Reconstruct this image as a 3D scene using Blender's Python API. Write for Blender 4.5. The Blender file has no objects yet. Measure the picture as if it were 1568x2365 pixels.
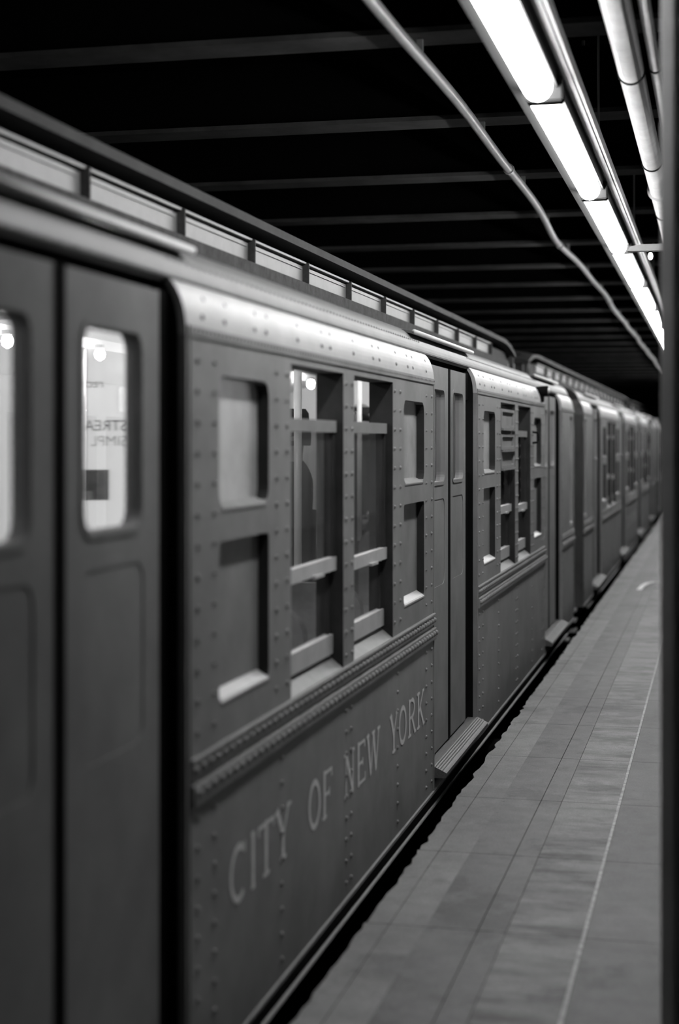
import bpy, bmesh, math, random
from mathutils import Vector, Matrix
random.seed(7)
S = bpy.context.scene
C = S.collection

# ------------------------------------------------------------------ camera, world, exposure
FPX = 3650.0
YAW = math.atan((1655 - 784) / FPX)
cam = bpy.data.cameras.new('camera')
cam.sensor_fit = 'VERTICAL'; cam.sensor_height = 36.0; cam.sensor_width = 24.0
cam.lens = FPX / 2365 * 36.0
cam.shift_y = -162.5 / 2365
cam.dof.use_dof = True; cam.dof.focus_distance = 8.0; cam.dof.aperture_fstop = 1.5
cam.clip_end = 300
cam_o = bpy.data.objects.new('camera', cam); C.objects.link(cam_o)
cam_o.location = (1.3, 0, 1.57); cam_o.rotation_euler = (math.pi / 2, 0, YAW)
S.camera = cam_o
w = bpy.data.worlds.new('world'); S.world = w; w.use_nodes = True
w.node_tree.nodes['Background'].inputs[0].default_value = (0.5, 0.5, 0.5, 1)
w.node_tree.nodes['Background'].inputs[1].default_value = 0.001
S.view_settings.view_transform = 'Standard'; S.view_settings.look = 'None'
S.view_settings.gamma = 1.0; S.view_settings.use_curve_mapping = False
S.view_settings.exposure = 0.0
TUBE_E = 42.0
BULB_E = 150.0
SIGN_E = 2.2

# ------------------------------------------------------------------ materials
def mat(name, v, rough=0.5, spec=0.5, metal=0.0, noise=0.0, nscale=6.0, bump=0.0, bscale=80.0, coat=0.0, stretch=None, ior=None):
    m = bpy.data.materials.new(name); m.use_nodes = True
    nt = m.node_tree; b = nt.nodes['Principled BSDF']
    b.inputs['Base Color'].default_value = (v, v, v, 1)
    b.inputs['Roughness'].default_value = rough
    b.inputs['Specular IOR Level'].default_value = spec
    if ior: b.inputs['IOR'].default_value = ior; b.inputs['Specular IOR Level'].default_value = .5
    b.inputs['Metallic'].default_value = metal
    b.inputs['Coat Weight'].default_value = coat
    geo = nt.nodes.new('ShaderNodeNewGeometry')
    src = geo.outputs['Position']
    if stretch:
        mp = nt.nodes.new('ShaderNodeMapping'); mp.inputs['Scale'].default_value = stretch
        nt.links.new(src, mp.inputs['Vector']); src = mp.outputs['Vector']
    if noise:
        n = nt.nodes.new('ShaderNodeTexNoise'); n.inputs['Scale'].default_value = nscale
        n.inputs['Detail'].default_value = 8; n.inputs['Roughness'].default_value = 0.65
        nt.links.new(src, n.inputs['Vector'])
        r = nt.nodes.new('ShaderNodeMapRange')
        r.inputs['From Min'].default_value = 0.3; r.inputs['From Max'].default_value = 0.7
        r.inputs['To Min'].default_value = v * (1 - noise); r.inputs['To Max'].default_value = v * (1 + noise)
        nt.links.new(n.outputs['Fac'], r.inputs['Value'])
        nt.links.new(r.outputs['Result'], b.inputs['Base Color'])
    if bump:
        n2 = nt.nodes.new('ShaderNodeTexNoise'); n2.inputs['Scale'].default_value = bscale; n2.inputs['Detail'].default_value = 5
        nt.links.new(src, n2.inputs['Vector'])
        bp = nt.nodes.new('ShaderNodeBump'); bp.inputs['Strength'].default_value = bump; bp.inputs['Distance'].default_value = 0.01
        nt.links.new(n2.outputs['Fac'], bp.inputs['Height']); nt.links.new(bp.outputs['Normal'], b.inputs['Normal'])
    return m

def emis(name, e, v=1.0):
    m = bpy.data.materials.new(name); m.use_nodes = True
    b = m.node_tree.nodes['Principled BSDF']
    b.inputs['Base Color'].default_value = (v, v, v, 1)
    b.inputs['Emission Color'].default_value = (1, 1, 1, 1); b.inputs['Emission Strength'].default_value = e
    return m

def glass(name, refl=1.8, dirt=0.09, dv=0.35):
    m = bpy.data.materials.new(name); m.use_nodes = True
    nt = m.node_tree; nt.nodes.clear()
    out = nt.nodes.new('ShaderNodeOutputMaterial')
    fr = nt.nodes.new('ShaderNodeFresnel'); fr.inputs['IOR'].default_value = 1.52
    mul = nt.nodes.new('ShaderNodeMath'); mul.operation = 'MULTIPLY'; mul.use_clamp = True; mul.inputs[1].default_value = refl
    tr = nt.nodes.new('ShaderNodeBsdfTransparent'); tr.inputs[0].default_value = (.86, .86, .86, 1)
    gl = nt.nodes.new('ShaderNodeBsdfGlossy'); gl.inputs['Roughness'].default_value = 0.03
    df = nt.nodes.new('ShaderNodeBsdfDiffuse'); df.inputs[0].default_value = (dv, dv, dv, 1)
    geo = nt.nodes.new('ShaderNodeNewGeometry')
    n = nt.nodes.new('ShaderNodeTexNoise'); n.inputs['Scale'].default_value = 7; n.inputs['Detail'].default_value = 6
    mp = nt.nodes.new('ShaderNodeMapping'); mp.inputs['Scale'].default_value = (1, 1.5, .35)
    nt.links.new(geo.outputs['Position'], mp.inputs['Vector']); nt.links.new(mp.outputs['Vector'], n.inputs['Vector'])
    r = nt.nodes.new('ShaderNodeMapRange'); r.inputs['From Min'].default_value = .35; r.inputs['From Max'].default_value = .75
    r.inputs['To Min'].default_value = dirt * .4; r.inputs['To Max'].default_value = dirt * 2.4
    nt.links.new(n.outputs['Fac'], r.inputs['Value'])
    m1 = nt.nodes.new('ShaderNodeMixShader'); m2 = nt.nodes.new('ShaderNodeMixShader')
    inv = nt.nodes.new('ShaderNodeMath'); inv.operation = 'SUBTRACT'; inv.inputs[0].default_value = 1.0
    nt.links.new(geo.outputs['Backfacing'], inv.inputs[1])
    m0 = nt.nodes.new('ShaderNodeMath'); m0.operation = 'MULTIPLY'; nt.links.new(fr.outputs[0], m0.inputs[0]); nt.links.new(inv.outputs[0], m0.inputs[1])
    nt.links.new(m0.outputs[0], mul.inputs[0])
    nt.links.new(r.outputs['Result'], m1.inputs[0]); nt.links.new(tr.outputs[0], m1.inputs[1]); nt.links.new(df.outputs[0], m1.inputs[2])
    nt.links.new(mul.outputs[0], m2.inputs[0]); nt.links.new(m1.outputs[0], m2.inputs[1]); nt.links.new(gl.outputs[0], m2.inputs[2])
    nt.links.new(m2.outputs[0], out.inputs[0])
    return m

M = dict(
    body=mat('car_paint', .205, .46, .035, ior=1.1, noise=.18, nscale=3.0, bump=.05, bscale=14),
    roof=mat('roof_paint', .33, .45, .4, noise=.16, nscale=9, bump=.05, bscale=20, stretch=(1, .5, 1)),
    gutter=mat('gutter_paint', .5, .4, .4),
    deck=mat('deck_paint', .115, .5, .25, noise=.16, nscale=9, bump=.05, bscale=20, stretch=(1, .5, 1)),
    clere=mat('clerestory_paint', .11, .45, .5, noise=.15, nscale=12),
    tar=mat('roof_canvas', .06, .7, .3, ior=1.1, noise=.3, nscale=20),
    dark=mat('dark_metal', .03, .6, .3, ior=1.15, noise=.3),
    black=mat('black_rubber_and_shade', .008, .8, .2, ior=1.05),  # also colours the black fills that stand in for door slot shade
    sash=mat('sash_wood', .38, .45, .5, noise=.12, nscale=14),
    sillp=mat('sill_paint', .17, .5, .3, noise=.12, nscale=14),
    panel=mat('pocket_panel_paint', .205, .45, .06, ior=1.1, noise=.15, nscale=5),
    frost=mat('frosted_glass', .40, .22, .5, noise=.25, nscale=3),
    letter=mat('gilt_letter', .58, .5, .4, noise=.2, nscale=40),
    steel=mat('worn_steel', .38, .4, .5, metal=.3, noise=.25, nscale=30, stretch=(4, .4, 4)),
    tread=mat('worn_tread', .10, .5, .3, noise=.3, nscale=30, stretch=(4, .4, 4)),
    inner=mat('interior_paint', .2, .5, .4),
    innerpale=mat('interior_cream', .75, .5, .4),
    card=mat('ad_card', .8, .5, .3, noise=.35, nscale=9),
    enamel=mat('white_enamel', .8, .2, .5),
    rattan=mat('rattan', .22, .5, .3, noise=.2, nscale=60),
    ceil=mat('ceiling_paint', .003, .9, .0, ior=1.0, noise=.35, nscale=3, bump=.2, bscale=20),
    beam=mat('beam_paint', .055, .6, .1, ior=1.12, noise=.4, nscale=4),
    web_black=mat('black_web', .004, .9, .0, ior=1.0),
    pipe=mat('pipe_paint', .66, .32, .5, noise=.12, nscale=8),
    conduit=mat('conduit_paint', .24, .4, .5, noise=.15, nscale=8),
    flange=mat('fixture_flange', .05, .6, .2),
    fixture=mat('fixture_enamel', .6, .35, .5),
    column=mat('column_paint', .5, .3, .5, noise=.15, nscale=5, bump=.06, bscale=25),
    tile=mat('wall_tile', .12, .4, .5, noise=.15, nscale=4),
    bed=mat('track_bed', .03, .9, .2, noise=.4, nscale=15),
    coat=mat('black_wool', .012, .9, .2, ior=1.05), skin=mat('skin', .35, .5, .4), hatband=mat('hat_ribbon', .3, .6, .3),
    paper=mat('paper', .75, .7, .3), ink=mat('ink', .02, .6, .3), print=mat('print_grey', .12, .6, .3, noise=.8, nscale=40),
    whiteline=mat('white_line', .30, .6, .3, noise=.5, nscale=30),
    tube=emis('tube_glow', TUBE_E), bulb=emis('bulb_glow', BULB_E), signface=emis('sign_face', SIGN_E, .9), lens=emis('lamp_lens', 3.0),
    glass=glass('window_glass'),
)

def concrete(name, v, amp, seed, streak=None):
    m = bpy.data.materials.new(name); m.use_nodes = True
    nt = m.node_tree; b = nt.nodes['Principled BSDF']; b.inputs['Roughness'].default_value = .58
    b.inputs['Specular IOR Level'].default_value = .22
    geo = nt.nodes.new('ShaderNodeNewGeometry')
    def noise(scale, detail, st, off):
        mp = nt.nodes.new('ShaderNodeMapping'); mp.inputs['Scale'].default_value = st; mp.inputs['Location'].default_value = (off, off * 1.7, 0)
        n = nt.nodes.new('ShaderNodeTexNoise'); n.inputs['Scale'].default_value = scale; n.inputs['Detail'].default_value = detail
        n.inputs['Roughness'].default_value = .7
        nt.links.new(geo.outputs['Position'], mp.inputs['Vector']); nt.links.new(mp.outputs['Vector'], n.inputs['Vector'])
        return n.outputs['Fac']
    def rng(x, a, bb, c, d):
        r = nt.nodes.new('ShaderNodeMapRange'); r.inputs['From Min'].default_value = a; r.inputs['From Max'].default_value = bb
        r.inputs['To Min'].default_value = c; r.inputs['To Max'].default_value = d
        nt.links.new(x, r.inputs['Value']); return r.outputs['Result']
    def mulm(x, y):
        k = nt.nodes.new('ShaderNodeMath'); k.operation = 'MULTIPLY'; nt.links.new(x, k.inputs[0]); nt.links.new(y, k.inputs[1]); return k.outputs[0]
    big = rng(noise(1.3, 6, (1, .6, 1), seed), .35, .65, 1 - amp, 1 + amp)
    fine = mulm(rng(noise(140, 3, (1, 1, 1), seed + 3), .3, .7, .72, 1.28), rng(noise(9, 7, (1, 1, 1), seed + 4), .3, .7, .8, 1.2))
    blot = rng(noise(2.1, 7, (1, .8, 1), seed + 21), .55, .60, 1.0, .74)
    spots = rng(noise(26, 2, (1, 1, 1), seed + 30), .70, .73, 1.0, .55)
    col = mulm(mulm(big, fine), mulm(blot, spots))
    if streak:
        st = rng(noise(3.2, 9, streak, seed + 9), .46, .64, 1.15, .4)
        col = mulm(col, st)
    k = nt.nodes.new('ShaderNodeMath'); k.operation = 'MULTIPLY'; k.inputs[1].default_value = v; nt.links.new(col, k.inputs[0])
    nt.links.new(k.outputs[0], b.inputs['Base Color'])
    bp = nt.nodes.new('ShaderNodeBump'); bp.inputs['Strength'].default_value = .12; bp.inputs['Distance'].default_value = .01
    nt.links.new(noise(90, 5, (1, 1, 1), seed), bp.inputs['Height']); nt.links.new(bp.outputs['Normal'], b.inputs['Normal'])
    return m
M['edge'] = concrete('concrete_edge', .165, .2, 1)
M['slab_d'] = concrete('concrete_slab', .12, .2, 5)
M['strip'] = concrete('concrete_strip', .148, .12, 8, streak=(.5, 1.6, 1))
M['slab_r'] = concrete('concrete_field', .108, .2, 12)
M['base'] = concrete('concrete_base', .05, .2, 15)

# ------------------------------------------------------------------ helpers
def link(name, me, material=None, parent=None, loc=None):
    o = bpy.data.objects.new(name, me); C.objects.link(o)
    if material is not None and me is not None and not me.materials: me.materials.append(material)
    if parent is not None: o.parent = parent
    if loc: o.location = loc
    return o
def tomesh(name, bm, smooth=False):
    bmesh.ops.recalc_face_normals(bm, faces=bm.faces)
    if smooth:
        for f in bm.faces: f.smooth = True
    me = bpy.data.meshes.new(name); bm.to_mesh(me); bm.free()
    return me
def obj(name, bm, m, parent=None, loc=None, smooth=False, bevel=0):
    if bevel: bmesh.ops.bevel(bm, geom=[e for e in bm.edges], offset=bevel, segments=2, affect='EDGES', clamp_overlap=True)
    return link(name, tomesh(name, bm, smooth), m, parent, loc)
def box(bm, x0, x1, y0, y1, z0, z1):
    v = [bm.verts.new(p) for p in ((x0,y0,z0),(x1,y0,z0),(x1,y1,z0),(x0,y1,z0),(x0,y0,z1),(x1,y0,z1),(x1,y1,z1),(x0,y1,z1))]
    for f in ((0,3,2,1),(4,5,6,7),(0,1,5,4),(1,2,6,5),(2,3,7,6),(3,0,4,7)): bm.faces.new([v[i] for i in f])
    return bm
def nb(): return bmesh.new()
def prism(bm, prof, y0, y1):          # prof: (x,z) loop, extruded along y
    a = [bm.verts.new((x, y0, z)) for x, z in prof]; b = [bm.verts.new((x, y1, z)) for x, z in prof]
    n = len(prof)
    for i in range(n): bm.faces.new((a[i], a[(i+1) % n], b[(i+1) % n], b[i]))
    bm.faces.new(a[::-1]); bm.faces.new(b)
    return bm
def tube(bm, pts, r, n=10, cap=True):
    rings = []
    for i, p in enumerate(pts):
        p = Vector(p)
        d = (Vector(pts[min(i+1, len(pts)-1)]) - Vector(pts[max(i-1, 0)])).normalized()
        up = Vector((0, 0, 1)) if abs(d.z) < .9 else Vector((1, 0, 0))
        s = d.cross(up).normalized(); u = s.cross(d)
        rr = r[i] if isinstance(r, (list, tuple)) else r
        rings.append([bm.verts.new(p + (s * math.cos(t) + u * math.sin(t)) * rr) for t in [2*math.pi*k/n for k in range(n)]])
    for a, b in zip(rings, rings[1:]):
        for k in range(n): bm.faces.new((a[k], a[(k+1) % n], b[(k+1) % n], b[k]))
    if cap: bm.faces.new(rings[0][::-1]); bm.faces.new(rings[-1])
    return bm
def rrect(y0, y1, z0, z1, r=0, n=5):
    if r <= 0: return [(y0, z0), (y1, z0), (y1, z1), (y0, z1)]
    out = []
    for cy, cz, a0 in ((y1-r, z0+r, -90), (y1-r, z1-r, 0), (y0+r, z1-r, 90), (y0+r, z0+r, 180)):
        for k in range(n+1):
            t = math.radians(a0 + 90*k/n); out.append((cy + r*math.cos(t), cz + r*math.sin(t)))
    return out
def plate(bm, outer, holes, x0, x1):   # sheet in the yz plane with holes, from x0 (back) to x1 (front)
    es = []
    for lp in [outer] + holes:
        vs = [bm.verts.new((x0, y, z)) for y, z in lp]
        es += [bm.edges.new((vs[i], vs[(i+1) % len(vs)])) for i in range(len(vs))]
    bmesh.ops.triangle_fill(bm, edges=es, use_beauty=True, use_dissolve=False)
    fs = [f for f in bm.faces if all(abs(v.co.x - x0) < 1e-6 for v in f.verts)]
    g = bmesh.ops.extrude_face_region(bm, geom=fs)
    for v in g['geom']:
        if isinstance(v, bmesh.types.BMVert): v.co.x = x1
    # keep the back faces
    return bm
def lathe(bm, prof, c=(0, 0, 0), n=12, axis='z'):
    rings = []
    for r, h in prof:
        ring = []
        for k in range(n):
            t = 2*math.pi*k/n; a, b = r*math.cos(t), r*math.sin(t)
            p = (a, b, h) if axis == 'z' else ((h, a, b) if axis == 'x' else (a, h, b))
            ring.append(bm.verts.new(Vector(c) + Vector(p)))
        rings.append(ring)
    for a, b in zip(rings, rings[1:]):
        for k in range(n): bm.faces.new((a[k], a[(k+1) % n], b[(k+1) % n], b[k]))
    bm.faces.new(rings[0][::-1]); bm.faces.new(rings[-1])
    return bm
def empty(name, loc=(0, 0, 0), label=None, cat=None, group=None):
    o = bpy.data.objects.new(name, None); C.objects.link(o); o.location = loc; o.empty_display_size = .2
    if label: tag(o, label, cat, group)
    return o
def tag(o, label, cat, group=None):
    o['label'] = label; o['category'] = cat
    if group: o['group'] = group
    return o
def struct(o): o['kind'] = 'structure'; return o
def copy_tree(o, parent=None):
    c = o.copy(); C.objects.link(c); c.parent = parent
    for ch in list(o.children): copy_tree(ch, c)
    return c
RIV = [(math.cos(2*math.pi*k/6), math.sin(2*math.pi*k/6)) for k in range(6)]
def rivet(vs, fs, y, z, x=0.0, r=.0095, h=.008, nx=1.0, nz=0.0):
    # dome standing on a surface whose normal is (nx, 0, nz)
    b = len(vs); tx, tz = -nz, nx
    for rr, hh in ((r, 0), (r*.7, h*.75)):
        for cy, cz in RIV: vs.append((x + nx*hh + tx*cz*rr, y + cy*rr, z + nz*hh + tz*cz*rr))
    vs.append((x + nx*h, y, z + nz*h))
    for k in range(6):
        j = (k+1) % 6; fs.append((b+k, b+j, b+6+j, b+6+k)); fs.append((b+6+k, b+6+j, b+12))

# ------------------------------------------------------------------ the station: platform, track bed, ceiling, walls
XE = .18
floor = struct(obj('floor', box(nb(), XE + .03, 6.0, -6, 62, -1.35, -.035), M['base']))
ROW, ROW0 = .945, 5.04 - .945 * 8
# strips across the platform, from the edge inwards: x0, x1, material, slab rows
strips = [(XE, .263, 'edge'), (.2655, .552, 'edge2'), (.555, .643, 'slab_d'), (.645, .883, 'strip'), (.897, 1.85, 'slab_r'), (1.855, 2.8, 'slab_r'), (2.805, 3.75, 'slab_r')]
# second strip: pale near the edge, darker further in (two castings of concrete)
def slab_mesh(nm, x0, x1, ly, m, jag=0.0):
    bm = nb()
    n = 14 if jag else 1
    xs = []
    for i in range(n + 1):
        y = .002 + (ly - .004) * i / n
        j = random.uniform(0, jag) if jag and 0 < i < n else 0
        if jag and random.random() < .14: j += .010
        xs.append((x0 + j, y))
    top = [(x, y) for x, y in xs] + [(x1, ly - .002), (x1, .002)]
    a = [bm.verts.new((x, y, -.12)) for x, y in top]; b = [bm.verts.new((x, y, 0)) for x, y in top]
    k = len(top)
    for i in range(k): bm.faces.new((a[i], a[(i+1) % k], b[(i+1) % k], b[i]))
    bm.faces.new(b)
    me = tomesh(nm, bm); me.materials.append(m); return me
edge_meshes = [slab_mesh('edge_slab', XE, .263, ROW, M['edge'], .012) for _ in range(6)]
split_meshes = {}
for x0, x1, m in strips[1:]:
    if m == 'edge2': continue
    split_meshes[(x0, x1)] = slab_mesh('slab', x0, x1, ROW, M[m])
in_a = slab_mesh('slab', .2655, .384, ROW, M['edge']); in_b = slab_mesh('slab', .3845, .552, ROW, M['slab_d'])
NR = 46
for k in range(NR):
    y = ROW0 + k * ROW
    link('edge_slab', edge_meshes[k % 6], None, floor, (0, y, 0))
    if y < 34:
        link('slab', in_a, None, floor, (0, y, 0)); link('slab', in_b, None, floor, (0, y, 0))
        for (x0, x1), me in split_meshes.items():
            if x0 > 1.8 and y > 14: continue
            link('slab', me, None, floor, (0, y, 0))
far = obj('slab_field', box(nb(), .265, 5.9, ROW0 + 40*ROW if False else 34.5, 60, -.12, 0), M['slab_r'], floor)
fside = obj('slab_field', box(nb(), 3.76, 5.9, -5.5, 34, -.12, 0), M['slab_r'], floor)
fside2 = obj('slab_field', box(nb(), 1.86, 3.75, 14.5, 34, -.12, 0), M['slab_r'], floor)
line = obj('white_line', box(nb(), .884, .896, ROW0, 34, -.1, .0015), M['whiteline'], floor)
bed = struct(obj('track_bed', box(nb(), -9.5, XE + .03, -8, 70, -1.6, -1.35), M['bed']))
for i, x in enumerate((-.80, -2.24)):
    prof = [(-.07,0),(.07,0),(.07,.015),(.012,.03),(.012,.11),(.035,.12),(.035,.15),(-.035,.15),(-.035,.12),(-.012,.11),(-.012,.03),(-.07,.015)]
    o = obj('running_rail', prism(nb(), [(x + a, -1.35 + b) for a, b in prof], -7, 68), M['dark'])
    tag(o, ['steel running rail on the platform side under the train', 'steel running rail on the tunnel side under the train'][i], 'rail', 'running rails')
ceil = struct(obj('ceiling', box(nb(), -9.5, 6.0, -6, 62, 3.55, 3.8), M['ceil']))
prof = [(-.105,0),(.105,0),(.105,.022),(.012,.03),(.012,.35),(-.012,.35),(-.012,.03),(-.105,.022)]
bmb = nb()
vs0 = [bmb.verts.new((-9.4, y, z)) for y, z in prof]; vs1 = [bmb.verts.new((5.9, y, z)) for y, z in prof]
for i in range(len(prof)): bmb.faces.new((vs0[i], vs0[(i+1) % 8], vs1[(i+1) % 8], vs1[i]))
bmb.faces.new(vs0); bmb.faces.new(vs1[::-1])
beam_me = tomesh('ceiling_beam', bmb); beam_me.materials.append(M['beam']); beam_me.materials.append(M['web_black'])
for p in beam_me.polygons:
    if p.center.z > .04 or (p.normal.z > .3): p.material_index = 1  # near-black above the bottom flange
for k in range(-6, 32): link('ceiling_beam', beam_me, None, ceil, (0, 6.19 + 1.67 * k, 3.17))
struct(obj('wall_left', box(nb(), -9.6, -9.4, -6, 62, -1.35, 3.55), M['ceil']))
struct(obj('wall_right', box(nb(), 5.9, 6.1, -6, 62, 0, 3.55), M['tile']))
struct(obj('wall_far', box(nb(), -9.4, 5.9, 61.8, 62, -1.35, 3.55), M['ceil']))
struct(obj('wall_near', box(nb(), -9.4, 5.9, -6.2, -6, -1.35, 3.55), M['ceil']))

# ------------------------------------------------------------------ fluorescent fixtures over the platform edge
FZ = 2.874; FL = 2.44; F0 = 5.93
def make_fixture():
    t = empty('fluorescent_fixture')
    # sheet steel housing with a flat flange; the fat tube bulges out of it
    ro = [(.546, 2.898), (.600, 2.884), (.603, 2.93), (.717, 2.93), (.720, 2.884), (.728, 2.884), (.728, 2.892), (.726, 2.892), (.722, 2.99), (.598, 2.99), (.592, 2.894), (.546, 2.904)]
    obj('housing', prism(nb(), ro, .004, FL - .004), M['flange'], t)
    bm = nb()
    L0, L1 = .085, FL - .085
    pts, rs = [], []
    for d, r in ((-.03, .012), (-.022, .034), (0, .05), (.025, .055)): pts.append((.66, L0 + d, FZ)); rs.append(r)
    for d, r in ((-.025, .055), (0, .05), (.022, .034), (.03, .012)): pts.append((.66, L1 + d, FZ)); rs.append(r)
    obj('lamp_tube', tube(bm, pts, rs, 16), M['tube'], t, smooth=True)
    for y in (.03, FL - .03):
        bm = nb(); box(bm, .606, .745, y - .012, y + .012, 2.835, 2.93)
        s = obj('lamp_socket', bm, M['dark'], t, bevel=.006)
    for y in (.5, FL - .5):
        bm = nb(); tube(bm, [(.66, y, 2.99), (.66, y, 3.55)], .008, 8)
        obj('hanger_rod', bm, M['conduit'], t)
    return t
names = ['at the top edge of the picture', 'first whole one below the picture top', 'second whole one from the picture top', 'third whole one from the picture top',
         'fourth whole one from the picture top', 'fifth whole one from the picture top', 'sixth whole one, beside the steel column']
fx = make_fixture()
for k in range(-1, 14):
    o = fx if k == -1 else copy_tree(fx)
    o.location = (0, F0 + FL * k, 0)
    i = k + 1
    lab = ('glowing white fluorescent fixture over the platform edge, ' + names[i]) if 0 <= i < 7 else \
          ('fluorescent fixture over the platform, above the picture top' if i < 0 else 'distant fluorescent fixture hidden behind the steel column')
    tag(o, lab, 'light fixture', 'fluorescent fixtures over the platform edge')
# wiring trough next to the lamps
t = empty('wiring_trough', (0, 0, 0), 'pale wiring trough running along the right of the fluorescent lamps', 'trough')
obj('trough_body', prism(nb(), [(.745, 2.93), (.772, 2.93), (.772, 2.975), (.745, 2.975)], -5, 40), M['fixture'], t)
obj('trough_lid', prism(nb(), [(.778, 2.932), (.789, 2.932), (.789, 2.98), (.778, 2.98)], -5, 40), M['fixture'], t)
for k in range(-2, 12):
    obj('hanger_rod', tube(nb(), [(.76, .9 + 3.3*k, 2.975), (.76, .9 + 3.3*k, 3.55)], .006, 6), M['conduit'], t)

# conduit with a slight wave
t = empty('ceiling_conduit', (0, 0, 0), 'grey metal conduit sagging slightly along the dark ceiling above the train roof', 'conduit')
pts = []
rr = random.Random(4)
wob = [0, .0, .0, .01, .0, -.012, -.004, .012, 0, .01, -.01, 0, .01, 0]
n = 180
for i in range(n):
    y = -4 + 40 * i / (n - 1)
    x = .155 + .010 * math.sin(y * .9) + .008 * math.sin(y * 1.9 + 1) - (.022 * math.exp(-((y - 12.2) / 1.0) ** 2))
    z = 3.10 + .008 * math.sin(y * .7 + 2)
    pts.append((x, y, z))
obj('conduit_pipe', tube(nb(), pts, .024, 12), M['conduit'], t, smooth=True)
for y in (8.9, 12.3, 17.5, 23):
    p = min(pts, key=lambda q: abs(q[1] - y))
    bm = nb(); tube(bm, [(p[0], y - .02, p[2]), (p[0], y + .02, p[2])], .031, 12); obj('coupling', bm, M['conduit'], t)
for k in range(-5, 14):
    y = 6.19 + 1.67 * k; p = min(pts, key=lambda q: abs(q[1] - y))
    bm = nb(); box(bm, p[0] - .012, p[0] + .012, y - .01, y + .01, p[2] + .02, 3.18); obj('conduit_strap', bm, M['conduit'], t)

# two pipes on the platform side
def pipe(name, lab, x, z, r, bands, br, y1=40):
    t = empty(name, (0, 0, 0), lab, 'pipe')
    obj('pipe_body', tube(nb(), [(x, -4, z), (x, y1, z)], r, 24), M['pipe'], t, smooth=True)
    for y, kind in bands:
        bm = nb()
        if kind: lathe(bm, [(r + .002, -.03), (r + .015, -.028), (r + .015, -.008), (r + .003, -.006), (r + .003, .0)], (x, y, z), 24, 'y'); obj('pipe_flange', bm, M['pipe'], t)
        else: tube(bm, [(x, y - .008, z), (x, y + .008, z)], r + .006, 24); obj('pipe_band', bm, M['dark'], t)
    for k in range(-2, 10):
        y = 3.1 + 3.34 * k; bm = nb(); tube(bm, [(x, y, z + r), (x, y, 3.56)], .006, 6); obj('hanger_rod', bm, M['conduit'], t)
    return t
pipe('water_pipe', 'thick pale painted pipe with clamp bands at the upper right of the platform', .966, 3.06, .052, [(6.45, 0), (8.55, 0), (9.56, 1), (10.46, 0), (13.3, 0)], .06)
pipe('conduit_run', 'thin pale conduit right beside the thick pipe, under the ceiling', 1.060, 3.07, .021, [(6.45, 0), (8.55, 0), (10.46, 0)], .03)

# steel columns on the platform
def make_column(x, y, lab):
    t = empty('steel_column', (x, y, 0), lab, 'column', 'steel columns on the platform')
    bm = nb(); box(bm, 0, .036, 0, .30, 0, 3.2); obj('flange', bm, M['column'], t, bevel=.005)
    bm = nb(); box(bm, .262, .28, 0, .30, 0, 3.2); obj('flange', bm, M['column'], t, bevel=.003)
    bm = nb(); box(bm, .018, .262, .12, .14, 0, 3.2); obj('web', bm, M['column'], t)
    bm = nb(); prism(bm, [(.018, 0), (.05, 0), (.05, .0), (.05, 3.2), (.018, 3.2)], 0.0, .006)
    vs, fs = [], []
    bm.free()
    bm = nb()
    for sx in (.0365, .225):
        box(bm, sx, sx + .036, .105, .12, 0, 3.2)
    obj('angle_bar', bm, M['column'], t)
    for k in range(24):
        z = .12 + .13 * k
        for sx in (.06, .22): 
            b = len(vs)
            rr_ = .012
            for q, hh in ((1, 0), (.7, .007)):
                for cx, cz in RIV: vs.append((sx + cx*rr_*q, .12 - hh, z + cz*rr_*q))
            vs.append((sx, .11, z))
            for i in range(6):
                j = (i+1) % 6; fs.append((b+i, b+j, b+6+j, b+6+i)); fs.append((b+6+i, b+6+j, b+12))
    me = bpy.data.meshes.new('rivets'); me.from_pydata(vs, [], fs); o = link('rivets', me, M['column'], t); o['kind'] = 'stuff'
    return t
make_column(1.163, 4.05, 'dark painted steel column cutting off the right edge of the picture')
make_column(1.163, 8.62, 'second steel column, hidden behind the nearest one, carrying the small bulb bracket')
# bulb on a bracket
t = empty('bracket_lamp', (0, 8.7, 0), 'small bare bulb hanging from a short bracket beside the steel column', 'lamp')
bm = nb(); prism(bm, [(1.163, 2.635), (.905, 2.635), (.845, 2.625), (.83, 2.60), (1.163, 2.60)], -.03, .03); obj('bracket', bm, M['conduit'], t)
bm = nb(); lathe(bm, [(.009, 2.592), (.011, 2.594), (.011, 2.602)], (.952, 0, 0), 12); obj('bulb_holder', bm, M['dark'], t)
bm = nb(); lathe(bm, [(.003, 2.552), (.009, 2.555), (.013, 2.563), (.0145, 2.573), (.011, 2.586), (.007, 2.593)], (.952, 0, 0), 16); obj('bulb', bm, M['lens'], t, smooth=True)

# ------------------------------------------------------------------ the train
Y0 = -3.74                 # start of the first car
CL = 18.64                 # car length
DW = 1.358                 # door opening
DP = 4.955                 # door pitch
D0 = -2.528 - Y0           # first door opening in car coordinates
doors = [(D0 + k*DP, D0 + k*DP + DW) for k in range(4)]
bays = [(doors[k][1], doors[k+1][0]) for k in range(3)]
ZS, ZH, ZB, ZF = 1.842, 1.988, -.09, .035
def bez(p0, p1, p2, n=8): return [tuple((1-t)**2*a + 2*t*(1-t)*b + t*t*c for a, b, c in zip(p0, p1, p2)) for t in [i/n for i in range(n+1)]]
cove = bez((0, ZS), (-.001, 1.945), (-.05, ZH), 10)
deck = bez((-.05, ZH), (-.065, 2.075), (-.15, 2.105), 10) + [(-.30, 2.15), (-.60, 2.225)]

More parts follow.
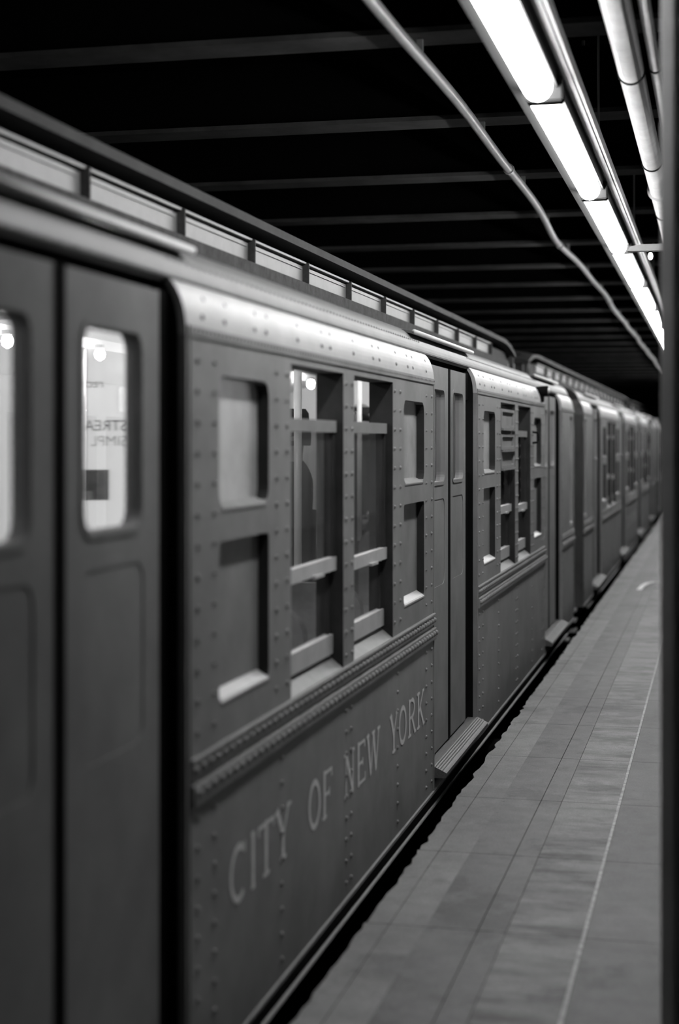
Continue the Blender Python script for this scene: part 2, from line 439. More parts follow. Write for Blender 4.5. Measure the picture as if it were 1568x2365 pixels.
car = empty('subway_car', (0, Y0, 0))
def door_leaf(y0, y1, flip):
    wy0, wy1 = (y0 + .14, y0 + .50) if not flip else (y1 - .50, y1 - .14)
    wy0, wy1 = (y0 + y1)/2 - .175, (y0 + y1)/2 + .175
    bm = nb(); plate(bm, rrect(y0, y1, ZF + .012, 1.943), [rrect(wy0, wy1, 1.372, 1.825, .045), rrect(wy0 - .02, wy1 + .02, .855, 1.285, .05)], -.08, -.04)
    leaf = obj('door_leaf', bm, M['body'], car)
    bm = nb(); box(bm, -.064, -.058, wy0 - .005, wy1 + .005, 1.365, 1.83); obj('window_pane', bm, M['glass'], leaf)
    bm = nb(); box(bm, -.07, -.043, wy0 - .025, wy1 + .025, .845, 1.295); obj('recessed_panel', bm, M['body'], leaf)
    bm = nb(); plate(bm, rrect(wy0 - .018, wy1 + .018, 1.354, 1.843, .06), [rrect(wy0 - .002, wy1 + .002, 1.37, 1.827, .046)], -.041, -.036); obj('window_frame', bm, M['body'], leaf)
    e = y1 if flip else y0
    bm = nb(); s = y0 if flip else y1      # rubber nosing where the two leaves meet
    box(bm, -.075, -.036, min(s, s) - (.024 if not flip else 0), s + (.024 if flip else 0), ZF + .012, 1.943)
    obj('rubber_edge', bm, M['black'], leaf)
    return leaf
for k, (a, b) in enumerate(doors):
    m_ = (a + b) / 2 - .02
    door_leaf(a + .012, m_ - .001, False); gp = .09 if k == 1 else .15
    door_leaf(m_ + .001, b - gp, True)
    for z0, z1 in (((ZF, 1.40), (1.80, 1.95)) if k == 2 else ((ZF, 1.95),)):
        bm = nb(); box(bm, -.098, -.05, b - gp + .003, b - .001, z0, z1); obj('slot_shade', bm, M['black'], car)  # black fill standing in for the shaded gap beside the leaf
    bm = nb(); box(bm, -.099, -.021, b - .004, b - .0005, ZF, ZS); obj('pocket_shade', bm, M['black'], car)  # black sheet standing in for the dark open door pocket
    bm = nb(); prism(bm, [(x - .021, z) for x, z in cove] + [(-.119, ZH), (-.119, ZS)], b - .004, b - .0005); obj('pocket_shade', bm, M['black'], car)  # same pocket darkness, following the cove
    # threshold
    bm = nb(); prism(bm, [(-.10, ZF), (-.10, -.02), (.055, -.02), (.06, -.012), (.06, .004), (.05, .010), (.0, ZF)], a - .01, b + .02)
    s = obj('door_sill', bm, M['tread'], car)
    bm = nb()
    for i in range(4): box(bm, .004 + .011*i, .009 + .011*i, a, b, ZF - .012 - .0055*i, ZF - .001 - .0058*i)
    obj('tread_rib', bm, M['tread'], s)
    bm = nb(); box(bm, -.10, 0, a, b, ZB, -.02); obj('sill_apron', bm, M['body'], car)
    # gutter over the door
    bm = nb(); tube(bm, [(-.06, a - .2, 2.078), (-.06, b + .22, 2.078)], .012, 10); g = obj('drip_gutter', bm, M['gutter'], car, smooth=True)
    bm = nb(); prism(bm, [(-.06, 2.068), (-.06, 2.08), (-.12, 2.092), (-.12, 2.08)], a - .2, b + .22); obj('gutter_apron', bm, M['deck'], g)
    bm = nb(); box(bm, -.125, -.095, a, b, 1.92, 1.998); obj('header_shade', bm, M['black'], car)  # black plate standing in for the shaded slot above the leaves
def reveal_shade(sp, a, b):          # recess shade put in as dark side faces of windows and pockets
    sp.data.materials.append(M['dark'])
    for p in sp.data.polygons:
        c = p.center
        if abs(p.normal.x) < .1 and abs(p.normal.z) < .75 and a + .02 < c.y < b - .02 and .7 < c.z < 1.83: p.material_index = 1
BELTS = ([(-.005, .706), (.005, .706), (.006, .748), (.0095, .750), (.0095, .757), (.006, .761), (-.005, .762)], [(-.005, .638), (.011, .638), (.013, .642), (.013, .690), (.010, .694), (-.005, .694)])
POCK = [(.27, .755), (2.845, 3.33)]; WINS = [(1.008, 1.722), (1.895, 2.612)]
def window(y0, y1, dz):
    wn = empty('window'); wn.parent = car
    z0, zt = .757, 1.815
    for nm, a, b, x0, x1, m in (('sill', z0, z0 + .047, -.055, .004, 'sillp'), ('lower_sash_rail', z0 + .056, z0 + .125, -.06, -.035, 'sash'),
                             ('meeting_rail', 1.10 + dz, 1.148 + dz, -.05, -.022, 'sash'), ('top_rail', 1.603, 1.645, -.05, -.022, 'panel')):
        bm = nb(); 
        if nm == 'sill': prism(bm, [(x0, a - .02), (x1, a - .02), (x1, a), (x0, b)], y0, y1)
        else: box(bm, x0, x1, y0 + .006, y1 - .012, a, b)
        obj(nm, bm, M[m], wn)
    for a, b in ((y0, y0 + .03), (y1 - .04, y1 - .006)):
        bm = nb(); box(bm, -.052, -.027, a, b, 1.148 + dz, 1.603); obj('stile', bm, M['dark'], wn)
        bm = nb(); box(bm, -.062, -.045, a, b, z0 + .125, 1.10 + dz); obj('stile', bm, M['dark'], wn)
    bm = nb(); box(bm, -.040, -.036, y0 + .03, y1 - .04, 1.148 + dz, 1.603); obj('window_pane', bm, M['glass'], wn)
    bm = nb(); box(bm, -.055, -.051, y0 + .03, y1 - .04, z0 + .125, 1.10 + dz); obj('window_pane', bm, M['glass'], wn)
    bm = nb(); c_ = (y0 + y1) / 2 + .06; box(bm, -.022, -.008, c_ - .07, c_ + .05, 1.096 + dz, 1.106 + dz); obj('sash_lift', bm, M['steel'], wn)
    return wn
for bi, (a, b) in enumerate(bays):
    pk = [(a + p, a + q) for p, q in POCK]; wi = [(a + p, a + q) for p, q in WINS]
    holes = [rrect(p, q, 1.39, 1.748, .05) for p, q in pk] + [rrect(p, q, .872, 1.30, .02) for p, q in pk] + [rrect(p, q, .757, 1.815) for p, q in wi]
    bm = nb(); plate(bm, rrect(a, b, ZB, ZS), holes, -.10, 0); sp = obj('side_panel', bm, M['body'], car); reveal_shade(sp, a, b)
    for p, q in pk:
        bm = nb(); box(bm, -.05, -.036, p - .01, q + .01, 1.38, 1.76); o = obj('pocket_window', bm, M['frost'], car)
        bm = nb(); prism(bm, [(-.036, 1.39), (.003, 1.382), (.003, 1.388), (-.036, 1.408)], p + .03, q - .03); obj('ledge', bm, M['panel'], o)
        bm = nb(); box(bm, -.05, -.034, p - .01, q + .01, .86, 1.31); o = obj('pocket_panel', bm, M['panel'], car)
        bm = nb(); prism(bm, [(-.034, .866), (.003, .862), (.003, .869), (-.034, .892)], p + .01, q - .01); obj('ledge', bm, M['sash'], o)
    for wk, (p, q) in enumerate(wi): window(p, q, .012 if wk == 0 else -.012)
    for pf in BELTS: obj('belt_rail', prism(nb(), pf, a + .03, b - .012), M['body'], car)
# end zones
for (a, b, wy) in ((0, doors[0][0], (.12, .42)), (doors[3][1], CL, (CL - .42, CL - .12))):
    bm = nb(); plate(bm, rrect(a, b, ZB, ZS), [rrect(wy[0], wy[1], .80, 1.80, .02)], -.10, 0); obj('side_panel', bm, M['body'], car)
    wn = empty('cab_window'); wn.parent = car
    bm = nb(); box(bm, -.05, -.045, wy[0], wy[1], .80, 1.80); obj('window_pane', bm, M['glass'], wn)
    bm = nb(); box(bm, -.055, -.03, wy[0], wy[1], 1.36, 1.41); obj('sash_rail', bm, M['sash'], wn)
    bm = nb(); box(bm, -.055, .0, wy[0], wy[1], .80, .83); obj('sill', bm, M['sash'], wn)
    for pf in BELTS: obj('belt_rail', prism(nb(), pf, a + .012, b - .012), M['body'], car)
# curved letterboard between the doors
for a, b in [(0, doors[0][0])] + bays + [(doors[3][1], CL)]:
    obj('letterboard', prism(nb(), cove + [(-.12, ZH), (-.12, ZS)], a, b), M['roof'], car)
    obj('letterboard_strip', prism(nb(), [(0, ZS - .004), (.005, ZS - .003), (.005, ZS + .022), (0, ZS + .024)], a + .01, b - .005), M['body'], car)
# lower roof deck
bm = nb(); und = [(x - .008, z - .014) for x, z in deck]
prism(bm, deck + und[::-1], 0, CL); obj('roof_deck', bm, M['deck'], car)
obj('roof_seam', prism(nb(), [(-.047, ZH - .004), (-.043, ZH - .003), (-.05, ZH + .006), (-.055, ZH + .006)], 0, CL), M['tar'], car)
# clerestory
obj('clerestory_curb', prism(nb(), [(-.575, 2.2), (-.575, 2.316), (-.66, 2.316), (-.66, 2.2)], .3, CL - .3), M['tar'], car)
CP = .8935; c0 = 13.49 - Y0 - 18 * CP
for k in range(18):
    y = c0 + k * CP
    bm = nb(); box(bm, -.64, -.602, y + .012, y + CP - .016, 2.318, 2.398); p = obj('clerestory_panel', bm, M['clere'], car)
    bm = nb(); box(bm, -.64, -.584, y + .008, y + CP - .014, 2.407, 2.416); obj('top_flange', bm, M['clere'], p)
    bm = nb(); box(bm, -.602, -.596, y + .02, y + CP - .05, 2.380, 2.385); obj('moulding', bm, M['clere'], p)
    bm = nb(); box(bm, -.64, -.572, y + CP - .014, y + CP - .004, 2.316, 2.414); obj('post', bm, M['tar'], p)
obj('clerestory_backing', prism(nb(), [(-.70, 2.3), (-.70, 2.47), (-.66, 2.47), (-.66, 2.3)], .2, CL - .2), M['black'], car)
# monitor roof, bent down at both ends
def monitor():
    bm = nb(); rows = []
    ys = [0.0, .12, .25, .42, .62, .9] + [1.2 + (CL - 2.4) * i / 6 for i in range(7)] + [CL - .9, CL - .62, CL - .42, CL - .25, CL - .12, CL]
    drop = lambda y: .0 if y > .9 else .10 * ((.9 - y) / .9) ** 2.2
    for y in ys:
        d = drop(min(y, CL - y))
        pf = [(-.56, 2.457), (-.545, 2.457), (-.545, 2.492), (-.62, 2.51), (-.9, 2.565), (-1.52, 2.60), (-2.14, 2.565), (-2.42, 2.51), (-2.495, 2.492), (-2.495, 2.457), (-2.46, 2.457)]
        rows.append([bm.verts.new((x, y, z - d)) for x, z in pf])
    for r0, r1 in zip(rows, rows[1:]):
        for i in range(len(r0) - 1): bm.faces.new((r0[i], r0[i+1], r1[i+1], r1[i]))
        bm.faces.new((r0[-1], r0[0], r1[0], r1[-1]))
    bm.faces.new(rows[0][::-1]); bm.faces.new(rows[-1])
    return bm
obj('monitor_roof', monitor(), M['dark'], car)
for y in (.02, CL - .08):
    bm = nb(); box(bm, -.60, -.56, y, y + .06, 2.2, 2.38); obj('roof_end_post', bm, M['tar'], car)
for y0_, y1_ in ((.05, 1.2), (CL - 1.2, CL - .05)):
    bm = nb(); box(bm, -.70, -.62, y0_, y1_, 2.2, 2.40); obj('clerestory_end', bm, M['tar'], car)
# other side, ends, floor, inside
bm = nb()
fh = []
for a, b in bays:
    for p, q in POCK + WINS: fh.append(rrect(a + p, a + q, .86, 1.75))
for a, b in doors: fh.append(rrect(a + .2, a + .52, 1.2, 1.80)); fh.append(rrect(b - .52, b - .2, 1.2, 1.80))
plate(bm, rrect(0, CL, ZB, 2.0), fh, -3.04, -2.96); obj('far_side_wall', bm, M['inner'], car)
bm = nb(); prism(bm, [(-2.96, 2.0), (-3.04, 2.0), (-3.0, 2.1), (-2.75, 2.16), (-2.44, 2.225), (-2.44, 2.2), (-2.75, 2.14), (-2.95, 2.08)], 0, CL); obj('far_roof_deck', bm, M['tar'], car)
bm = nb(); box(bm, -2.46, -2.40, .3, CL - .3, 2.2, 2.46); obj('far_clerestory', bm, M['clere'], car)
bm = nb(); box(bm, -2.95, -.11, .06, CL - .06, 0, ZF - .006); obj('car_floor', bm, M['dark'], car)
bm = nb(); prism(bm, [(-.10, 1.955), (-.10, 1.975), (-.62, 2.16), (-.66, 2.40), (-2.40, 2.40), (-2.44, 2.16), (-2.94, 2.0), (-2.94, 1.98), (-2.42, 2.14), (-2.38, 2.38), (-.68, 2.38), (-.64, 2.14)], .06, CL - .06); obj('inner_ceiling', bm, M['innerpale'], car)
for y in (0, CL - .05):
    bm = nb(); e = obj('end_wall', prism(nb(), [(-.0, ZB), (-.0, ZS)] + cove[1:] + deck[1:] + [(-1.52, 2.3), (-2.44, 2.225), (-3.0, 2.1), (-3.04, 1.85), (-3.04, ZB)], y, y + .05), M['dark'], car)
    yy = y - .012 if y < 1 else y + .05
    bm = nb(); box(bm, -1.9, -1.14, yy, yy + .012, ZF, 1.95); obj('end_door', bm, M['body'], e)
    for z in (-.12, -.22, -.32):
        yz = y - .22 if y < 1 else y + .05
        bm = nb(); box(bm, -.55, -.06, yz, yz + .22, z, z + .025); obj('end_step', bm, M['steel'], car)
    yp = y - .08 if y < 1 else y + .06
    bm = nb(); tube(bm, [(-.10, yp, -.1), (-.10, yp, 1.75)], .016, 8); obj('safety_gate_post', bm, M['steel'], car)
bm = nb(); box(bm, -2.93, -.2, CL - .075, CL - .055, ZF, 2.16); obj('bulkhead_lining', bm, M['innerpale'], car)
for k in range(14):
    y = .9 + 1.27 * k
    bm = nb(); prism(bm, [(-2.925, 2.0), (-2.92, 1.995), (-2.62, 2.085), (-2.625, 2.09)], y - .27, y + .27); 
    bm.free(); bm = nb(); box(bm, -2.955, -2.945, y - .27, y + .27, 1.79, 1.97); obj('ad_card', bm, M['card'], car)
    for x in (-.76, -2.30):
        bm = nb(); lathe(bm, [(.006, -.075), (.028, -.06), (.036, -.035), (.028, -.012), (.016, 0)], (x, y + .3, 2.13), 10); bl = obj('light_bulb', bm, M['bulb'], car, smooth=True)
        bm = nb(); lathe(bm, [(.03, 0), (.03, .022)], (x, y + .3, 2.13), 10); obj('bulb_socket', bm, M['steel'], bl)
for k, (a, b) in enumerate(doors):
    for y in (a - .18, b + .18):
        for x in (-.62, -2.42):
            bm = nb(); tube(bm, [(x, y, ZF), (x, y, 2.13)], .019, 10); obj('stanchion', bm, M['enamel'], car, smooth=True)
for a, b in bays:
    for s, (c_, x0, x1) in enumerate(((.30, -.62, -.13), (1.22, -1.05, -.13), (2.15, -1.05, -.13), (.5, -2.9, -2.0), (1.5, -2.9, -2.0), (2.5, -2.9, -2.4))):
        st = empty('seat'); st.parent = car
        y = a + c_
        bm = nb(); box(bm, x0, x1, y, y + .46, .40, .47); obj('seat_cushion', bm, M['rattan'], st, bevel=.02)
        bm = nb(); plate(bm, rrect(0, x1 - x0, .44, .98, .12), [], -.03, .03)
        bmesh.ops.rotate(bm, verts=bm.verts, matrix=Matrix.Rotation(-math.pi/2, 3, 'Z'))
        bmesh.ops.translate(bm, verts=bm.verts, vec=(x0, y + .47, 0)); obj('seat_back', bm, M['rattan'], st)
        bm = nb(); tube(bm, [(x0 if s < 3 else x1, y + .47, .9), (x0 if s < 3 else x1, y + .47, 2.12)], .017, 8); obj('seat_pole', bm, M['enamel'], st, smooth=True)
        bm = nb(); box(bm, x0 + .05, x1 - .05, y + .06, y + .40, ZF, .40); obj('seat_base', bm, M['dark'], st)
# underframe and wheels
bm = nb(); box(bm, -2.85, -.10, .4, CL - .4, -.32, -.02); obj('underframe', bm, M['black'], car)
bm = nb(); box(bm, -.10, -.012, .2, CL - .2, -.16, ZB); obj('side_sill', bm, M['dark'], car)
bm = nb(); tube(bm, [(-.004, .6, -.155), (-.004, CL - .6, -.155)], .008, 8); obj('sill_pipe', bm, M['body'], car)
obj('sill_lip', prism(nb(), [(0, ZB), (.006, ZB), (.006, ZB + .012), (0, ZB + .016)], .03, CL - .03), M['body'], car)
for by in (2.6, CL - 2.6):
    bm = nb(); box(bm, -.66, -.55, by - 1.6, by + 1.6, -.85, -.65); obj('truck_frame', bm, M['black'], car)
    bm = nb(); box(bm, -.55, -.06, by - .7, by + .7, -.62, -.50); obj('shoe_beam', bm, M['black'], car)
    for wy in (by - 1.0, by + 1.0):
        for x in (-.80, -2.24):
            bm = nb(); lathe(bm, [(.05, -.09), (.40, -.07), (.402, .03), (.4025, .035), (.4025, .06), (.05, .06)], (x, wy, -.797), 24, 'x'); obj('wheel', bm, M['dark'], car)
        bm = nb(); tube(bm, [(-2.24, wy, -.797), (-.80, wy, -.797)], .07, 10); obj('axle', bm, M['black'], car)
# destination sign boxes in a window, grab handle, marker lamp
w0 = bays[2][0] + WINS[0][0] + .02
for k, (z0, z1) in enumerate(((1.652, 1.775), (1.518, 1.618), (1.402, 1.505))):
    bm = nb(); plate(bm, rrect(w0, w0 + .66, z0, z1, .01), [rrect(w0 + .05, w0 + .61, z0 + .018, z1 - .018, .008)], -.03, .002); o = obj('sign_box', bm, M['body'], car)
    bm = nb(); box(bm, -.04, -.012, w0 + .02, w0 + .64, z0 + .008, z1 - .008); obj('sign_plate', bm, M['panel'], o)
    bm = nb(); box(bm, .0, .016, w0 + .0, w0 + .66, z0 - .012, z0 - .002); obj('shadow_lip', bm, M['body'], o)
hy = bays[2][0] + 2.74
bm = nb(); tube(bm, [(0, hy, 1.64), (.035, hy, 1.635), (.04, hy, 1.62), (.04, hy, 1.58), (.035, hy, 1.565), (0, hy, 1.56)], .008, 8); obj('grab_handle', bm, M['black'], car)
ml = empty('marker_lamp'); ml.parent = car
my = 12.08 - Y0
bm = nb(); lathe(bm, [(.034, -.03), (.04, .02), (.042, .06), (.036, .062)], (-.01, my, 1.955), 16, 'x'); obj('lamp_housing', bm, M['black'], ml)
bm = nb(); lathe(bm, [(.026, 0), (.02, .01), (.008, .015)], (.05, my, 1.955), 14, 'x'); obj('lamp_glass', bm, M['steel'], ml)
bm = nb(); box(bm, -.04, .02, my - .02, my + .02, 1.87, 1.925); obj('lamp_bracket', bm, M['black'], ml)
# rivets
vs, fs = [], []
def col(y, z0, z1, st=.08, r=.0095):
    n_ = int(round((z1 - z0) / st))
    for i in range(n_ + 1): rivet(vs, fs, y, z0 + (z1 - z0) * i / max(n_, 1), 0, r)
for a, b in bays:
    Lb = b - a
    for o_ in (.085, Lb - .085): col(a + o_, -.02, .60); col(a + o_, .82, 1.78)
    for o_ in (.225, Lb - .225): col(a + o_, -.02, .60); col(a + o_, .82, 1.78, .08, .0075)
    for o_ in (.835, .955, Lb - .835, Lb - .955): col(a + o_, .82, 1.78)
    for o_ in (.895, Lb - .895): col(a + o_, -.02, .60, .075)
    for o_ in (1.76, 1.855): col(a + o_, .80, 1.78)
    for o_ in (1.76, 1.84): col(a + o_, -.02, .60, .075)
    k_ = int(Lb / .062)
    for i in range(k_):
        y = a + .05 + i * (Lb - .09) / (k_ - 1)
        rivet(vs, fs, y, .730, .005, .0145, .014); rivet(vs, fs, y + .01, .670, .0125, .0145, .013)
    k_ = int(Lb / .034)
    for i in range(k_): rivet(vs, fs, a + .03 + i * (Lb - .06) / (k_ - 1), ZS + .012, .004, .006, .004)
    for o_ in (.14, .33, .62, .74, 1.1, 1.42, 1.54, 1.9, 2.24, 2.36, 2.7, 2.95, 3.07, 3.4):
        for z, x in ((1.895, -.005), (1.945, -.022)): rivet(vs, fs, a + o_ + (.05 if z > 1.9 else 0), z, x, .009, .006, .95, .31)
    k_ = int(Lb / .05)
    for i in range(k_): rivet(vs, fs, a + .05 + i * (Lb - .1) / (k_ - 1), 2.04, -.0665, .0055, .004, .93, .37)
for a, b in ((0, doors[0][0]), (doors[3][1], CL)):
    for o_ in (.07, b - a - .07): col(a + o_, -.02, .60); col(a + o_, .82, 1.78)
    for i in range(26): rivet(vs, fs, a + .05 + i * (b - a - .1) / 25, .732, .005, .0115, .011); rivet(vs, fs, a + .05 + i * (b - a - .1) / 25, .672, .0125, .0115, .010)
me = bpy.data.meshes.new('rivets'); me.from_pydata(vs, [], fs)
for p in me.polygons: p.use_smooth = True
o = link('rivets', me, M['body'], car); o['kind'] = 'stuff'
# vertical cover strips beside the doors
for a, b in doors:
    for y in (a - .03, b + .02):
        bm = nb(); box(bm, -.002, .004, y, y + .012, ZB + .01, ZS - .006); obj('cover_strip', bm, M['body'], car)
# painted name of the owner: strokes (x0, z0, x1, z1, thickness) in a unit cell
def arc(cx, cz, rx, rz, a0, a1, th, n=18):
    out = []
    for i in range(n):
        t0, t1 = math.radians(a0 + (a1-a0)*i/n), math.radians(a0 + (a1-a0)*(i+1)/n)
        out.append((cx + rx*math.cos(t0), cz + rz*math.sin(t0), cx + rx*math.cos(t1), cz + rz*math.sin(t1), th))
    return out
TH, TN = .17, .075
def ser(x, z, w_=.17): return [(x - w_, z, x + w_, z, TN)]
G = {
 'C': arc(.5, .5, .40, .46, 55, 305, .13) + [(.80, .80, .80, .98, TN)],
 'O': arc(.5, .5, .40, .46, 0, 360, .13, 24),
 'I': [(.5, 0, .5, 1, TH)] + ser(.5, .03) + ser(.5, .97),
 'T': [(.5, 0, .5, 1, TH), (.05, .96, .95, .96, TN), (.07, .82, .07, .96, TN), (.93, .82, .93, .96, TN)] + ser(.5, .03),
 'Y': [(.5, 0, .5, .48, TH), (.5, .46, .16, 1, TH), (.5, .46, .86, 1, .09)] + ser(.5, .03) + ser(.16, .97, .13) + ser(.86, .97, .12),
 'F': [(.25, 0, .25, 1, TH), (.2, .96, .88, .96, TN), (.86, .80, .86, .96, TN), (.25, .5, .66, .5, TN), (.66, .42, .66, .58, TN)] + ser(.25, .03),
 'E': [(.25, 0, .25, 1, TH), (.2, .96, .85, .96, TN), (.85, .82, .85, .96, TN), (.25, .5, .66, .5, TN), (.66, .42, .66, .58, TN), (.2, .04, .9, .04, TN), (.9, .04, .9, .2, TN)],
 'N': [(.2, 0, .2, 1, .09), (.8, 0, .8, 1, .09), (.2, .98, .8, .02, TH)] + ser(.2, .03, .14) + ser(.17, .97, .14) + ser(.8, .97, .14),
 'W': [(.08, 1, .3, .02, TH), (.3, .02, .5, .95, .09), (.5, .95, .7, .02, TH), (.7, .02, .92, 1, .09)] + ser(.08, .97, .1) + ser(.5, .97, .1) + ser(.92, .97, .1),
 'R': [(.22, 0, .22, 1, TH), (.22, .96, .5, .96, TN), (.22, .5, .5, .5, TN)] + arc(.5, .73, .28, .23, -90, 90, .12, 10) + [(.48, .5, .85, .02, .15)] + ser(.22, .03) + ser(.87, .03, .1),
 'K': [(.22, 0, .22, 1, TH), (.26, .42, .82, .98, .09), (.42, .55, .84, .02, .15)] + ser(.22, .03) + ser(.22, .97) + ser(.82, .97, .1) + ser(.86, .03, .1),
}
def letter(ch, y0, y1, z0, h):
    vs, fs = [], []
    wv = y1 - y0
    for i, (xa, za, xb, zb, th) in enumerate(G[ch]):
        A = Vector((xa*wv, za*h)); B = Vector((xb*wv, zb*h)); d = (B - A)
        if d.length < 1e-6: continue
        d.normalize(); nrm = Vector((-d.y, d.x)) * th * h * .5; e = d * th * h * .12
        b = len(vs); xx = .0016 + .00002 * i
        for p in (A - e + nrm, A - e - nrm, B + e - nrm, B + e + nrm): vs.append((xx, y0 + p.x, z0 + p.y))
        fs.append((b, b+1, b+2, b+3))
    me = bpy.data.meshes.new('letter'); me.from_pydata(vs, [], fs)
    o = link('letter', me, M['letter'], car); o['label'] = 'painted pale letter ' + ch
    return o
for ch, y0, y1 in (('C', 4.14, 4.32), ('I', 4.32, 4.42), ('T', 4.415, 4.60), ('Y', 4.60, 4.79), ('O', 5.0, 5.17), ('F', 5.18, 5.35), ('N', 5.51, 5.69), ('E', 5.705, 5.88), ('W', 5.89, 6.13), ('Y', 6.32, 6.5), ('O', 6.51, 6.69), ('R', 6.71, 6.91), ('K', 6.92, 7.12)):
    letter(ch, y0 - Y0, y1 - Y0, .285, .16)
PITCH = 19.72
tag(car, 'riveted old subway car lettered CITY OF NEW YORK, nearest in the train', 'train car', 'cars of the stopped train')
c2 = copy_tree(car); c2.location.y = Y0 + PITCH
tag(c2, 'second subway car of the train, right behind the nearest one', 'train car', 'cars of the stopped train')
c3 = copy_tree(car); c3.location.y = Y0 + 2*PITCH
tag(c3, 'last visible subway car at the far end of the train', 'train car', 'cars of the stopped train')

# ------------------------------------------------------------------ passengers standing inside the first car
def person(name, lab, x, y, h, rz, hat):
    t = empty(name, (x, y, ZF - .006), lab, 'person', 'standing passengers'); t.rotation_euler.z = rz
    s = h / 1.75
    V = [(0,0,.95),(0,0,1.1),(0,0,1.28),(0,0,1.42),(0,0,1.50),(0,.01,1.58),(0,.015,1.66),(0,.01,1.73),
         (.19,0,1.40),(.24,-.02,1.15),(.22,.12,.95),(.20,.16,.90), (-.19,0,1.40),(-.24,-.02,1.15),(-.22,.12,.95),(-.20,.16,.90),
         (.10,0,.90),(.11,.01,.50),(.11,-.01,.09),(.12,.13,.05), (-.10,0,.90),(-.11,.01,.50),(-.11,-.01,.09),(-.12,.13,.05)]
    R = [.15,.15,.17,.11,.06,.085,.095,.06, .075,.055,.042,.03, .075,.055,.042,.03, .10,.065,.05,.035, .10,.065,.05,.035]
    Ed = [(0,1),(1,2),(2,3),(3,4),(4,5),(5,6),(6,7),(3,8),(8,9),(9,10),(10,11),(3,12),(12,13),(13,14),(14,15),(0,16),(16,17),(17,18),(18,19),(0,20),(20,21),(21,22),(22,23)]
    me = bpy.data.meshes.new('body'); me.from_pydata([tuple(c * s for c in v) for v in V], Ed, [])
    o = link('body', me, M['coat'], t)
    md = o.modifiers.new('skin', 'SKIN'); sv = me.skin_vertices[0].data
    for i, r in enumerate(R): sv[i].radius = (r*s*1.15 if i < 4 else r*s, r*s*.8 if i < 4 else r*s)
    sv[0].use_root = True
    sb = o.modifiers.new('sub', 'SUBSURF'); sb.levels = 2; sb.render_levels = 2
    dg = bpy.context.evaluated_depsgraph_get(); me2 = bpy.data.meshes.new_from_object(o.evaluated_get(dg))
    o.modifiers.clear(); o.data = me2
    me2.materials.clear(); me2.materials.append(M['coat']); me2.materials.append(M['skin'])
    for p in me2.polygons:
        p.use_smooth = True
        c = p.center
        if c.z > 1.50*s or (c.z < .955*s and c.z > .84*s and abs(c.x) > .15*s): p.material_index = 1
    bm = nb()
    for sx in (-1, 1):
        hx, hy_, hz = sx*.20*s, .165*s, .895*s
        for fi, (dx, ln) in enumerate(((-.026, .062), (-.009, .074), (.009, .070), (.024, .055))):
            tube(bm, [(hx + dx*s, hy_ + .01*s, hz), (hx + dx*s, hy_ + .04*s, hz - ln*.45*s), (hx + dx*s, hy_ + .035*s, hz - ln*s)], [.009*s, .0085*s, .006*s], 7)
        tube(bm, [(hx - sx*.02*s, hy_ - .005*s, hz + .03*s), (hx - sx*.045*s, hy_ + .015*s, hz + .005*s), (hx - sx*.042*s, hy_ + .035*s, hz - .022*s)], [.012*s, .010*s, .007*s], 7)
    obj('fingers', bm, M['skin'], t, smooth=True)
    bm = nb()
    # open coat skirt over the hips
    lathe(bm, [(.235*s, .62*s), (.215*s, .85*s), (.20*s, 1.0*s), (.205*s, 1.2*s)], (0, 0, 0), 20)
    for v in bm.verts: v.co.y *= .72
    obj('coat_skirt', bm, M['coat'], t, smooth=True)
    bm = nb()
    for sx in (-.034, .034):
        lathe(bm, [(.003, 0), (.008, .004), (.008, .012), (.003, .016)], (sx*s, .098*s, 1.655*s), 8, 'y')
    obj('eyes', bm, M['ink'], t)
    bm = nb(); lathe(bm, [(.016*s, 1.60*s), (.013*s, 1.625*s), (.006*s, 1.66*s)], (0, .112*s, 0), 8); obj('nose', bm, M['skin'], t, smooth=True)
    bm = nb(); box(bm, -.024*s, .024*s, .098*s, .106*s, 1.575*s, 1.581*s); obj('mouth', bm, M['ink'], t)
    bm = nb()
    for sx in (-.094, .094): lathe(bm, [(.01*s, -.006), (.022*s, 0), (.01*s, .006)], (sx*s, .01, 1.645*s), 8, 'x')
    obj('ears', bm, M['skin'], t, smooth=True)
    bm = nb(); lathe(bm, [(.099*s, 1.60*s), (.104*s, 1.66*s), (.10*s, 1.70*s)], (0, -.012, 0), 16); obj('hair', bm, M['ink'], t, smooth=True)
    if hat:
        bm = nb(); lathe(bm, [(.165*s, 1.695*s), (.16*s, 1.708*s), (.112*s, 1.702*s), (.108*s, 1.73*s), (.104*s, 1.80*s), (.085*s, 1.828*s), (.03*s, 1.81*s)], (0, .005, 0), 24)
        hh = obj('hat', bm, M['coat'], t, smooth=True)
        bm = nb(); lathe(bm, [(.111*s, 1.708*s), (.1105*s, 1.735*s), (.106*s, 1.736*s)], (0, .005, 0), 24); obj('hat_ribbon', bm, M['hatband'], hh)
    return t
person('person', 'passenger in a dark hat and coat seen through the left open window top', -1.13, 9.0, 1.66, 2.0, True)
person('person', 'passenger with dark hair and coat seen through the right open window top', -1.36, 11.9, 1.86, 2.6, False)

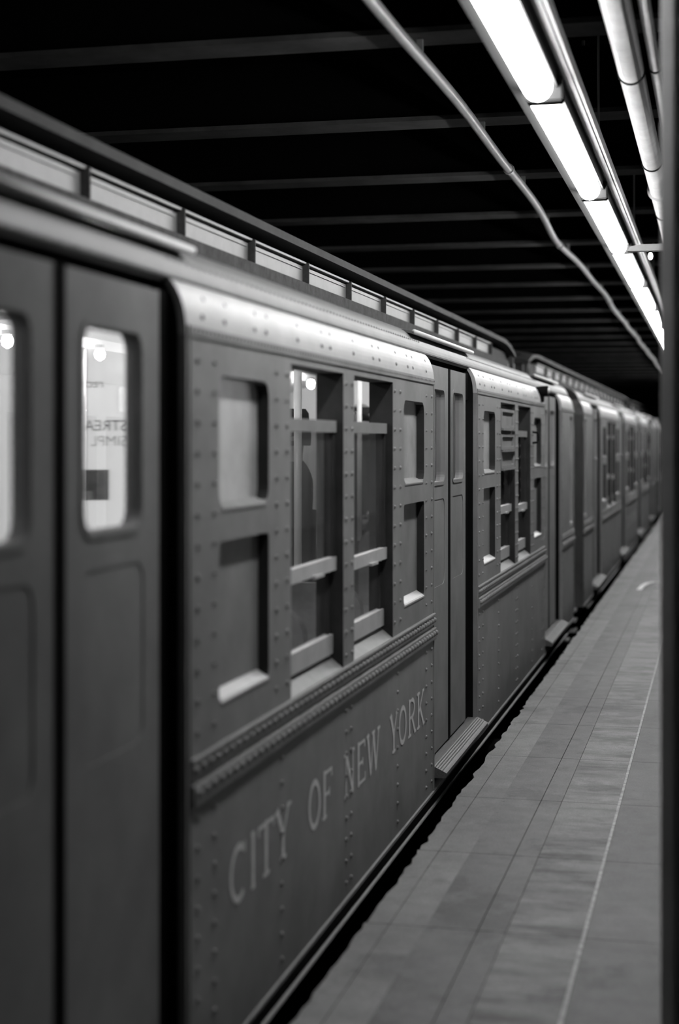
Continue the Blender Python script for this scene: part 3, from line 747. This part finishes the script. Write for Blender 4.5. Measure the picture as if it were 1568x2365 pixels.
# ------------------------------------------------------------------ backlit poster board on the platform (mirrored in the door glass)
ad = empty('poster_board', (2.25, 9.2, 0), 'white backlit poster board on the platform, mirrored in the nearest door window', 'sign')
ad.rotation_euler.z = -math.radians(21)
bm = nb(); box(bm, -.42, .72, 0, .06, .85, 2.35); obj('board_frame', bm, M['steel'], ad, bevel=.006)
bm = nb(); box(bm, -.39, .69, -.006, .002, .88, 2.32); obj('board_face', bm, M['signface'], ad)
for x in (-.35, .65):
    bm = nb(); box(bm, x - .03, x + .03, .01, .06, 0, .86); obj('leg', bm, M['dark'], ad)
    bm = nb(); box(bm, x - .05, x + .05, -.2, .26, 0, .02); obj('foot', bm, M['dark'], ad)
def text(txt, x, z, size, thin=0):
    cu = bpy.data.curves.new('t', 'FONT'); cu.body = txt; cu.size = size; cu.offset = -thin
    o = bpy.data.objects.new('t', cu); C.objects.link(o)
    dg = bpy.context.evaluated_depsgraph_get(); me = bpy.data.meshes.new_from_object(o.evaluated_get(dg))
    bpy.data.objects.remove(o)
    for v in me.vertices: v.co = Vector((v.co.x + x, -.008, v.co.y + z))
    me.name = 'printed_text'
    return link('printed_text', me, M['ink'], ad)
text('STREA', -.115, 1.638, .094); text('SIMPL', -.115, 1.543, .092, .0015); text('recin', .03, 1.905, .08)
bm = nb(); box(bm, .0, .24, -.0095, -.006, 1.208, 1.396); pc = obj('printed_picture', bm, M['ink'], ad)
for x, z, w_, h_, m in ((.06, 1.31, .15, .07, 'print'), (.03, 1.24, .05, .05, 'print'), (.10, 1.215, .1, .05, 'paper')):
    bm = nb(); box(bm, x, x + w_, -.0105, -.009, z, z + h_); obj('picture_field', bm, M[m], pc)

# ------------------------------------------------------------------ small litter on the platform
def curl(name, lab, pts, wd, m):
    bm = nb(); rows = []
    for i, (x, y) in enumerate(pts):
        a = Vector(pts[max(i-1, 0)]); b = Vector(pts[min(i+1, len(pts)-1)]); d = (b - a).normalized(); n_ = Vector((-d.y, d.x)) * wd / 2
        zc = .004 + .012 * math.sin(i / (len(pts) - 1) * math.pi)
        rows.append([bm.verts.new((x + n_.x, y + n_.y, zc)), bm.verts.new((x - n_.x, y - n_.y, zc)), bm.verts.new((x - n_.x, y - n_.y, zc - .003)), bm.verts.new((x + n_.x, y + n_.y, zc - .003))])
    for r0, r1 in zip(rows, rows[1:]):
        for i in range(4): bm.faces.new((r0[i], r0[(i+1) % 4], r1[(i+1) % 4], r1[i]))
    bm.faces.new(rows[0][::-1]); bm.faces.new(rows[-1])
    return tag(obj(name, bm, M[m]), lab, 'litter')
curl('paper_strip', 'pale curled strip of paper lying on the far platform beside the column', [(.50, 17.0), (.52, 17.4), (.56, 17.7), (.62, 17.85), (.70, 17.9), (.78, 17.88)], .05, 'paper')
